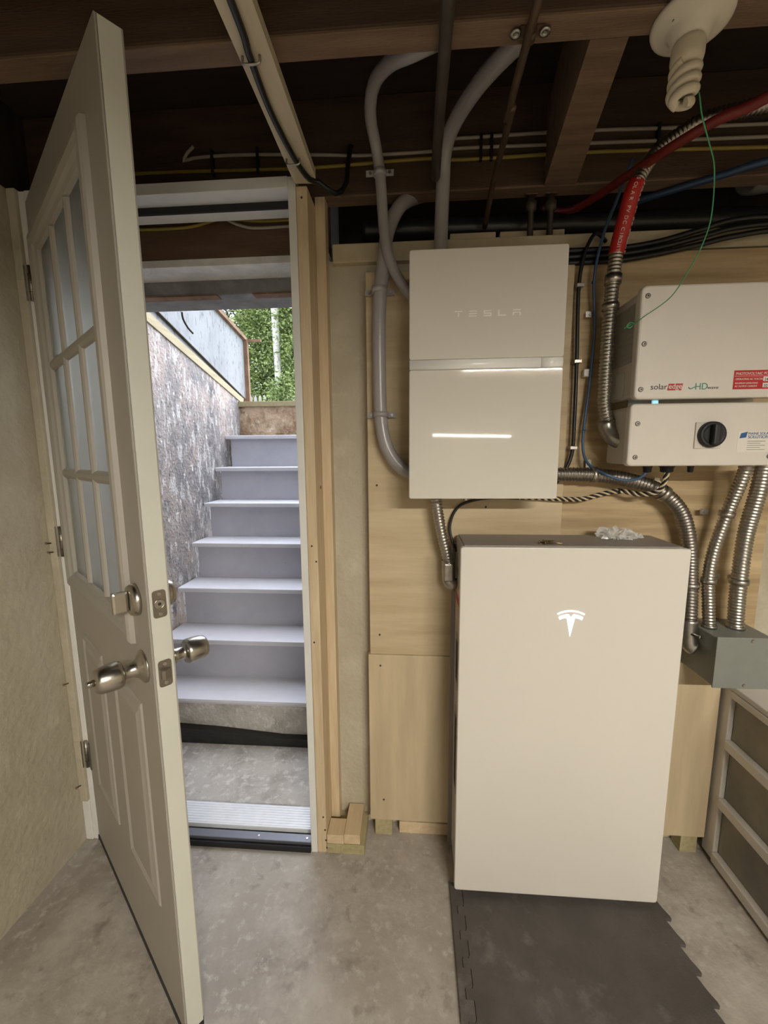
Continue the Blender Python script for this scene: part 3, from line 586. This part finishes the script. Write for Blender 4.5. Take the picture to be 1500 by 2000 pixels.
A = conduit('metal_conduit', 'short flexible metal conduit from lettered box down to the battery side', [(-0.063, -0.08, 1.267), (-0.06, -0.08, 1.231), (-0.044, -0.08, 1.142), (-0.026, -0.08, 1.072), (-.021, -.08, 1.040)], .0175, steel, .13, group=FM)
el = obj('elbow', sweep(bmesh.new(), [(-.022, -.08, 1.055), (-.020, -.08, 1.01), (-.017, -.082, .984), (.0045, -.084, .975)], .0205, 16, .008), zinc, A)
obj('elbow_clip', B(-.036, -.008, -.104, -.099, .992, 1.048, .004), zinc, el)
A = conduit('metal_conduit', 'slim flexible metal conduit bending from inverter to junction box', [(0.800, -0.12, 1.350), (0.800, -0.105, 1.301), (0.792, -0.08, 1.209), (0.772, -0.07, 1.091), (0.765, -0.07, 1.003), (0.769, -0.075, 0.924), (0.774, -0.08, 0.852)], .0175, steel, .13, group=FM)
strap(A, (.790, -.079, 1.203), .0175, (.15, -.1, 1), steel, tabs=(-1,), back=.05); strap(A, (.7655, -.07, .997), .0175, (0, 0, 1), steel, tabs=(-1,), back=.05)
A = conduit('metal_conduit', 'thick flexible metal conduit dropping straight from inverter to junction box', [(0.845, -0.12, 1.350), (0.850, -0.105, 1.271), (0.850, -0.08, 1.148), (0.846, -0.08, 1.039), (0.846, -0.08, 0.944), (0.850, -0.08, 0.852)], .0215, steel, .13, group=FM)
strap(A, (.846, -.08, .999), .0215, (0, 0, 1), steel, back=.05)
def cable(name, label, pts, r, mat, cat='cable', group=None, seg=8):
    return tag(obj(name, sweep(bmesh.new(), pts, r, seg, .012), mat), label, cat, group)
bc = thing('black_cable', 'black cable looping down the plywood right of the lettered box', 'cable', (0.36, -.03, 1.3))
obj('cord', sweep(bmesh.new(), [(0.431, 0.005, 2.0), (0.393, -0.02, 2.012), (0.369, -0.03, 1.981), (0.355, -0.03, 1.934), (0.348, -0.029, 1.851), (0.354, -0.029, 1.664), (0.357, -0.029, 1.484), (0.354, -0.029, 1.376), (0.322, -0.030, 1.306), (.29, -.03, 1.27)], .0055, 8, .012), cable_black, bc)
for z, x in ((1.868, .3485), (1.655, .3535), (1.40, .355)): obj('clip', B(x-.008, x+.014, -.036, -.0065, z-.005, z+.005, .001, 1), zinc, bc)
bl = thing('blue_cable', 'blue cable hanging down beside the red wrapped conduit', 'cable', (.40, -.04, 1.3))
obj('cord', sweep(bmesh.new(), [(0.465, -0.05, 2.183), (0.431, -0.05, 2.082), (0.404, -0.04, 1.995), (0.388, -0.035, 1.882), (0.400, -0.03, 1.748), (0.395, -0.03, 1.588), (0.385, -0.03, 1.422), (0.396, -0.05, 1.353), (0.431, -0.090, 1.323), (0.48, -0.095, 1.305), (0.518, -0.11, 1.311), (0.533, -0.12, 1.332)], .0042, 8, .012), cable_blue, bl)
for z, x in ((1.875, .389), (1.455, .387)): obj('tie', lathe(bmesh.new(), [(-.003, .006), (.003, .006)], (x, -.031, z), (0, 0, 1), 8), cable_blue, bl)
obj('clip', B(.379, .401, -.0262, -.0065, 1.612, 1.634, .002, 1), white_p, bl)
ub_ = thing('battery_cable', 'thin black cable from under the lettered box to the battery', 'cable', (.1, -.035, 1.1))
obj('cord', sweep(bmesh.new(), [(0.006, -0.06, 1.079), (-0.005, -0.045, 1.102), (-0.015, -0.035, 1.151), (-0.0, -0.030, 1.201), (0.035, -0.028, 1.23), (0.114, -0.028, 1.245), (0.241, -0.028, 1.243), (0.295, -0.03, 1.256)], .0045, 8, .012), cable_black, ub_)
obj('clip', B(.030, .040, -.034, -.0205, 1.236, 1.252, .001, 1), zinc, ub_)
tw = thing('twisted_cable', 'twisted black and cream wires between lettered box and inverter', 'cable', (.4, -.05, 1.24))
tp = smooth_path([(0.20, -0.040, 1.2475), (0.252, -0.04, 1.247), (0.322, -0.04, 1.243), (0.391, -0.035, 1.242), (0.443, -0.035, 1.256), (0.495, -0.045, 1.268), (0.539, -0.08, 1.262), (0.575, -0.11, 1.274), (0.585, -0.12, 1.310), (0.586, -0.12, 1.334)], .003)
for k_, (m_, rr, off) in enumerate(((cream_wire, .0048, 0), (cable_black, .0048, .25), (cream_wire, .0048, .5), (cable_black, .0048, .75))):
    pts = []; d = 0
    for i, p in enumerate(tp):
        if i: d += (p-tp[i-1]).length
        T = (tp[min(i+1, len(tp)-1)]-tp[max(i-1, 0)]).normalized(); n = T.cross(Vector((0, 1, 0))).normalized(); b = T.cross(n); a = 2*math.pi*(d/.042+off)
        pts.append(p+(n*math.cos(a)+b*math.sin(a))*rr)
    obj('strand', sweep(bmesh.new(), pts, .0030, 6, raw=True), m_, tw)
obj('tie', lathe(bmesh.new(), [(-.003, .009), (.003, .009)], (.495, -.045, 1.268), (1, 0, .2), 10), black_m, tw)
gs = thing('green_string', 'thin green wire hanging from bulb and tied at the inverter side', 'wire', (.44, -.2, 1.71))
obj('strand', sweep(bmesh.new(), [(0.398, -0.44, 2.05), (0.417, -0.425, 2.017), (0.449, -0.4, 1.988), (0.482, -0.37, 1.959), (0.51, -0.33, 1.892), (0.51, -0.31, 1.845), (0.501, -0.29, 1.806), (0.485, -0.25, 1.755), (0.449, -0.205, 1.725), (0.437, -0.185, 1.714)], .0013, 6, .01), green_wire, gs)
obj('knot', sweep(bmesh.new(), [(.437, -.185, 1.714), (.428, -.18, 1.719), (.421, -.178, 1.709), (.430, -.18, 1.706), (.436, -.178, 1.716), (.425, -.176, 1.711), (.416, -.174, 1.706)], .0013, 6, .003), green_wire, gs)
# cables along the far joist
cable('joist_cable', 'white cable with a curled end stapled to joist above the doorway', [(-.79, -.02, 2.30), (-.815, -.015, 2.285), (-.830, -.008, 2.268), (-.80, -.007, 2.277), (-.655, -.006, 2.279), (-.42, -.006, 2.267), (-.28, -.006, 2.258), (-.09, -.006, 2.258), (.005, -.006, 2.262), (.4, -.006, 2.255), (.85, -.006, 2.246), (1.4, -.006, 2.24)], .0048, cable_white, group='cables on the joist')
cable('joist_cable', 'yellow cable stapled along the joist below the white cables', [(-1.31, -.006, 2.238), (-.974, -.006, 2.244), (-.6, -.006, 2.236), (-.421, -.006, 2.233), (-.1, -.006, 2.240), (.004, -.006, 2.232), (.4, -.006, 2.232), (.85, -.006, 2.220), (1.4, -.006, 2.21)], .0050, cable_yellow, group='cables on the joist')
cable('joist_cable', 'upper white cable running along the joist at the right', [(-.05, -.006, 2.29), (.005, -.006, 2.288), (.3, -.006, 2.289), (.6, -.006, 2.282), (.85, -.006, 2.278), (1.4, -.006, 2.27)], .0048, cable_white, group='cables on the joist')
for x, lb in ((-.74, 'black staple nearest the curled white cable end'), (-.6, 'black staple on the joist left of the painted board'), (.06, 'left of the paired black staples right of the grey conduit'), (.09, 'right of the paired black staples beside the copper pipe'), (.55, 'black staple on the joist cables above the inverter')):
    tagb('cable_staple', B(x-.004, x+.004, -.014, -.0005, 2.225, 2.295, .001, 1), black_m, lb, 'staple', 'cable staples on the joist')
cable('header_cable', 'yellow cable sagging under the white door head on dark board', [(-1.2, .047, 2.12), (-1.0, .047, 2.113), (-.85, .047, 2.115), (-.75, .046, 2.135), (-.70, .046, 2.13), (-.60, .046, 2.121), (-.41, .046, 2.124)], .005, cable_yellow)
cable('header_cable', 'white cable drooping under the white door head on dark board', [(-.76, .046, 2.15), (-.72, .042, 2.125), (-.68, .042, 2.108), (-.62, .046, 2.101), (-.41, .046, 2.105)], .0045, cable_white)
# painted ceiling board with its stapled cable
pb = thing('ceiling_board', 'cream painted board with stapled black cable running to the doorway', 'board', (-.43, -1.5, 2.13))
obj('board', prism(bmesh.new(), [(-.466, -3.2), (-.400, -3.2), (-.400, -.125), (-.415, -.105), (-.463, -.108)], 2.131, 2.1532, 'z'), painted, pb)
cb = obj('cord', sweep(bmesh.new(), [(-.43, -3.0, 2.125), (-.432, -1.2, 2.125), (-0.433, -0.598, 2.125), (-0.440, -0.486, 2.125), (-0.444, -0.357, 2.125), (-0.432, -0.212, 2.124), (-.415, -.135, 2.124), (-.394, -.115, 2.128), (-.354, -.08, 2.117), (-.329, -.05, 2.157), (-.324, -.03, 2.223), (-.317, -.02, 2.276)], .0068, 8, .02), cable_black, pb)
for yy in (-.48, -.205, -.9):
    obj('staple', sweep(bmesh.new(), [(-.456, yy, 2.131), (-.455, yy, 2.119), (-.440, yy, 2.117), (-.424, yy, 2.119), (-.423, yy, 2.131)], .0026, 8, .004), zinc, cb)
# pipes under the ceiling
cable('iron_pipe', 'dark iron pipe running under the joists above the lettered box', [(-.072, -3.2, 2.1395), (-.075, -.55, 2.1395), (-.074, -.16, 2.1395), (-.072, -.075, 2.150), (-.070, -.045, 2.19), (-.068, -.038, 2.36)], .0125, iron, 'pipe', seg=12)
cp = thing('copper_pipe', 'thin copper pipe strapped under the joist left of the bulb', 'pipe', (.08, -.5, 2.14))
obj('tube', sweep(bmesh.new(), [(.066, -3.2, 2.1415), (.076, -.54, 2.1415), (.085, -.30, 2.1415), (.090, -.07, 2.1415), (.090, .0, 2.12), (.090, .08, 2.09)], .0082, 10, .02), copper, cp)
sp = obj('pipe_strap', B(.060, .104, -.473, -.452, 2.1505, 2.1532), copper, cp)
obj('strap_loop', lathe(bmesh.new(), [(-.010, .0085), (-.010, .0105), (.010, .0105), (.010, .0085)], (.080, -.462, 2.145), (.04, 1, 0), 14), copper, sp)
for q in (-1, 1): obj('strap_eye', lathe(bmesh.new(), [(0, .010), (.004, .010), (.004, .004), (.002, .0035)], (.080+q*.026, -.462, 2.1505), (0, 0, -1), 12), zinc, sp)
cable('drain_pipe', 'black pipe running behind the sill plate along the wall top', [(-.30, .155, 2.13), (.3, .155, 2.122), (1.2, .155, 2.11), (2.5, .155, 2.10)], .035, M('black_pipe', (.02, .019, .019), .35, var=.2), 'pipe', seg=16)
for i, x in enumerate((.219, .277)):
    v = thing('shutoff_valve', ['left tarnished valve standing on the wall top', 'right tarnished valve standing on the wall top'][i], 'valve', (x, .05, 2.0), group='valves on the wall top')
    obj('stem', lathe(bmesh.new(), [(0, .009), (.075, .009), (.078, .016), (.100, .016), (.104, .010), (.118, .010)], (x, .035, 2.0305), (0, 0, 1), 12), iron, v)
    obj('handle', B(x-.018, x+.018, .028, .042, 2.150, 2.156, .002), copper, v)
cable('red_pipe', 'red plastic pipe crossing the ceiling behind the red wrapped conduit', [(.30, .20, 2.20), (.37, .10, 2.142), (0.450, -0.10, 2.122), (0.492, -0.21, 2.112), (0.54, -0.28, 2.112), (0.6, -0.34, 2.110), (.75, -.56, 2.125), (1.1, -1.0, 2.13)], .0115, red_p, 'pipe', seg=12)
for i, dz in enumerate((0, -.0165, .0165)):
    cable('black_cable_run', ['middle black cable of the bundle under the sill', 'lowest black cable of the bundle under the sill', 'top black cable of the bundle under the sill'][i], [(.276, -.0145, 1.953+dz), (.454, -.0145, 1.955+dz), (.567, -.0145, 1.968+dz), (.681, -.0145, 1.992+dz*1.2), (.778, -.0145, 2.013+dz*1.3), (.95, -.0145, 2.022+dz), (1.5, -.0145, 2.03+dz)], .0078, cable_black, group='black cables under the sill')
cable('blue_pipe', 'blue plastic water pipe at the upper right under the joists', [(.50, .10, 2.14), (.594, .04, 2.14), (.718, -.03, 2.142), (.814, -.08, 2.145), (1.2, -.25, 2.145)], .0095, M('dull_blue_plastic', (.02, .05, .11), .4), 'pipe', seg=10)
dc = thing('vent_duct', 'dull grey round duct end in the upper right dark recess', 'duct', (.95, .11, 2.13))
obj('shell', lathe(bmesh.new(), [(0, .045), (.004, .050), (.03, .052), (.6, .052)], (.855, .07, 2.195), (.97, .12, .14), 24), M('dull_duct_metal', (.32, .31, .29), .45, .5, var=.1), dc)
obj('seam', lathe(bmesh.new(), [(-.003, .0535), (.003, .0535)], (.93, .079, 2.206), (.97, .12, .14), 24), steel_d, dc)

# ------------------------------------------------------------------ junction box
jx = thing('junction_box', 'grey painted steel junction box under two metal conduits', 'electrical box', (.82, -.09, .70))
obj('case', B(.745, .905, -.158, -.0065, .704, .852, .003), jbox_m, jx)
cv = obj('cover', B(.742, .908, -.163, -.1585, .701, .8575, .0015), jbox_m, jx)
for x, z in ((.838, .8478), (.828, .712)): obj('screw', lathe(bmesh.new(), [(0, .005), (.003, .0045)], (x, -.163, z), (0, -1, 0), 10), steel, cv)
obj('knockout', lathe(bmesh.new(), [(0, .013), (.0008, .0125), (.0008, .0115), (.0002, .0112)], (.745, -.06, .735), (-1, 0, 0), 18), jbox_m, jx)
for x, y_, r in ((.774, -.08, .020), (.850, -.08, .0245)): obj('connector', lathe(bmesh.new(), [(0, r), (.006, r), (.010, r*.95)], (x, y_, .8522), (0, 0, 1), 16), zinc, jx)

# ------------------------------------------------------------------ drawer cart
ct = thing('drawer_cart', 'white plastic three drawer cart with smoky drawer fronts', 'drawer cart', (1.06, -.22, 0))
CX = .882; Y0, Y1 = -.46, -.002
obj('side_panel', B(CX+.02, 1.25, Y1-.015, Y1, .012, .632, .003), cart_m, ct)
obj('side_panel', B(CX+.02, 1.25, Y0, Y0+.015, .012, .632, .003), cart_m, ct)
obj('back_panel', B(1.235, 1.25, Y0+.016, Y1-.016, .012, .632), cart_m, ct)
obj('stile', B(CX, CX+.019, Y1-.052, Y1, .012, .632, .004), cart_m, ct); obj('stile', B(CX, CX+.019, Y0, Y0+.052, .012, .632, .004), cart_m, ct)
obj('top', B(CX-.004, 1.255, Y0-.004, Y1+.002, .6325, .650, .005), cart_m, ct)
zz = [.012, .226, .436, .612]
for i, (a, h) in enumerate(((.012, .034), (.219, .032), (.429, .032), (.610, .022))): obj('rail', B(CX-.006, CX+.019, Y0+.053, Y1-.053, a, a+h, .004), cart_m, ct)
for a, b in ((.0465, .2185), (.2515, .4285), (.4615, .6095)):
    dr = obj('drawer', B(CX+.014, 1.23, Y0+.054, Y1-.054, a, b, .004), drawer_m, ct)

# ------------------------------------------------------------------ foam mat
P_ = .0655
def teeth(x0, x1, ystart, n, up=True):
    """interlocking edge running towards the viewer, from x0 (root) to x1 (tip)"""
    o = []
    for i in range(n):
        y0 = ystart-i*P_
        o += [(x0, y0), (x0, y0-P_*.40), (x0+.0005, y0-P_*.44), (x1-.004, y0-P_*.36), (x1, y0-P_*.46), (x1, y0-P_*.93), (x1-.004, y0-P_*1.0), (x0+.001, y0-P_*.94)]
    return o
rt = []; n = 9; ys = -.190
right = []
for i in range(n):
    y0 = ys-i*P_
    right += [(.619, y0), (.623, y0-.012), (.628, y0-.030), (.637, y0-.050), (.6375, y0-.058), (.620, y0-.0565)]
lefty = []
for i in range(n):
    y0 = ys-.022-i*P_
    lefty += [(.027, y0), (.0275, y0-.036), (.024, y0-.0425), (.009, y0-.0405), (.0065, y0-.046), (.0075, y0-.0645), (.010, y0-.0655+.0002)]
yend = ys-n*P_-.03
bm = bmesh.new(); prism(bm, [(.028, ys)]+right+[(.62, yend), (.028, yend)]+[(p[0], p[1]) for p in lefty[::-1]], 0.0005, .0115, 'z')
tag(obj('foam_mat', bm, mat_rubber), 'large dark grey foam floor mat with toothed right edge before battery', 'mat')
bm = bmesh.new(); prism(bm, [(-.0115, ys+.006), (.0255, ys+.006)]+[(p[0]-.0016, p[1]) for p in lefty]+[(.0255, yend), (-.0115, yend)], .0005, .0115, 'z')
tag(obj('mat_border', bm, mat_rubber), 'narrow dark foam border strip interlocked along mat left side', 'mat')

# ------------------------------------------------------------------ small things on the battery
for i, (x, y_, a) in enumerate(((.222, -.178, .05), (.238, -.165, .25), (.252, -.182, -.35), (.235, -.19, .1))):
    d = Vector((math.cos(a), math.sin(a), 0)); p = Vector((x, y_, 1.1355))
    tag(obj('loose_screw', lathe(bmesh.new(), [(0, .004), (.003, .0045), (.0031, .0022), (.030, .0022), (.036, .0006)], p, d, 10), M('brass_screw', (.42, .33, .18), .35, 1.0)), ['leftmost loose brass screw on top of the battery', 'rearmost loose brass screw on top of the battery', 'rightmost slanting loose screw on top of battery', 'loose brass screw nearest the battery front edge'][i], 'screw', 'loose screws on the battery')
bm = bmesh.new(); bmesh.ops.create_icosphere(bm, subdivisions=4, radius=1); rnd = random.Random(3)
from mathutils import noise
for v in bm.verts:
    nn = noise.noise(v.co*2.7)*.55+noise.noise(v.co*5.5)*.40; v.co *= (1+nn)
    v.co = Vector((v.co.x*.050, v.co.y*.030, max(v.co.z+noise.noise(v.co*3.1+Vector((5, 0, 0)))*.8, -.30)*.020))
bm.transform(Matrix.Translation((.478, -.095, 1.1385)))
bgm = thing('plastic_bag', 'crumpled clear plastic bag of parts on top of the battery', 'bag', (.478, -.095, 1.1315)); obj('film', bm, bag_m, bgm)
for i in range(3): obj('packet', B(.451+i*.010, .486+i*.012, -.112+i*.012, -.106+i*.012, 1.1335, 1.1375, .0015, 1), white_p, bgm)

# ------------------------------------------------------------------ bulb on its porcelain holder
lh = thing('bulb_holder', 'white porcelain lampholder with unlit spiral bulb under the joist', 'lamp', (.365, -.46, 2.1533))
O = (.362, -.462, 2.1533); AX = Vector((-.045, .0, -1)).normalized()
obj('base', lathe(bmesh.new(), [(0, .062), (.006, .064), (.011, .062), (.014, .055), (.016, .042), (.022, .034), (.038, .029), (.040, .024)], O, AX, 32), porcelain, lh)
obj('screw_slot', B(.322, .338, -.478, -.474, 2.1380, 2.1395), ink, lh); obj('screw_slot', B(.386, .402, -.450, -.446, 2.1365, 2.1380), ink, lh)
blb = obj('ballast', lathe(bmesh.new(), [(.038, .0235), (.048, .0265), (.066, .0265), (.078, .024), (.082, .018)], O, AX, 24), bulb_m, lh)
n_ = AX.orthogonal().normalized(); b_ = AX.cross(n_)
for s_ in (0, math.pi):
    pts = []
    for i in range(70):
        t = i/69; a = s_+t*1.75*2*math.pi; rr = .0185*(1 if t < .9 else 1-(t-.9)*6.5); pts.append(Vector(O)+AX*(.078+t*.060)+(n_*math.cos(a)+b_*math.sin(a))*rr)
    obj('spiral_tube', sweep(bmesh.new(), pts, .0080, 12, raw=True), bulb_m, blb)

# ------------------------------------------------------------------ the lamps of the room (behind the viewer)
def tube_light(label, x0, x1, ys, z, power, tilt=0.):
    yc = sum(ys)/len(ys); t = thing('tube_light', label, 'lamp', ((x0+x1)/2, yc, z), group='fluorescent fittings')
    em = M('lit_tube_%d' % int(power), (1, 1, 1), .4, emit=TUBE_COLOR, es=power)
    for y in ys:
        obj('tube', sweep(bmesh.new(), [(x0+.02, y, z+tilt), (x1-.02, y, z-tilt)], .014, 12, .3), em, t)
        for x, dz in ((x0, tilt), (x1, -tilt)): obj('end_cap', B(x-.012, x+.012, y-.02, y+.02, z+dz-.02, z+dz+.045, .002), white_p, t)
    obj('housing', B(x0, x1, ys[-1]-.045, ys[0]+.035, z+.046, z+.085, .004), white_p, t)
    for x in (x0+.1, x1-.1): obj('hanger', sweep(bmesh.new(), [(x, yc, z+.085), (x, yc, 2.42)], .003, 6, .5), zinc, t)
tube_light('twin fluorescent tube fitting hung between the joists behind viewer', .30, 1.52, (-2.97, -3.05), 2.175, TUBE_POWER)
tube_light('low fluorescent tube fitting hung at the far end of room', .17, 1.475, (-6.0,), 1.672, 60.0, .015)
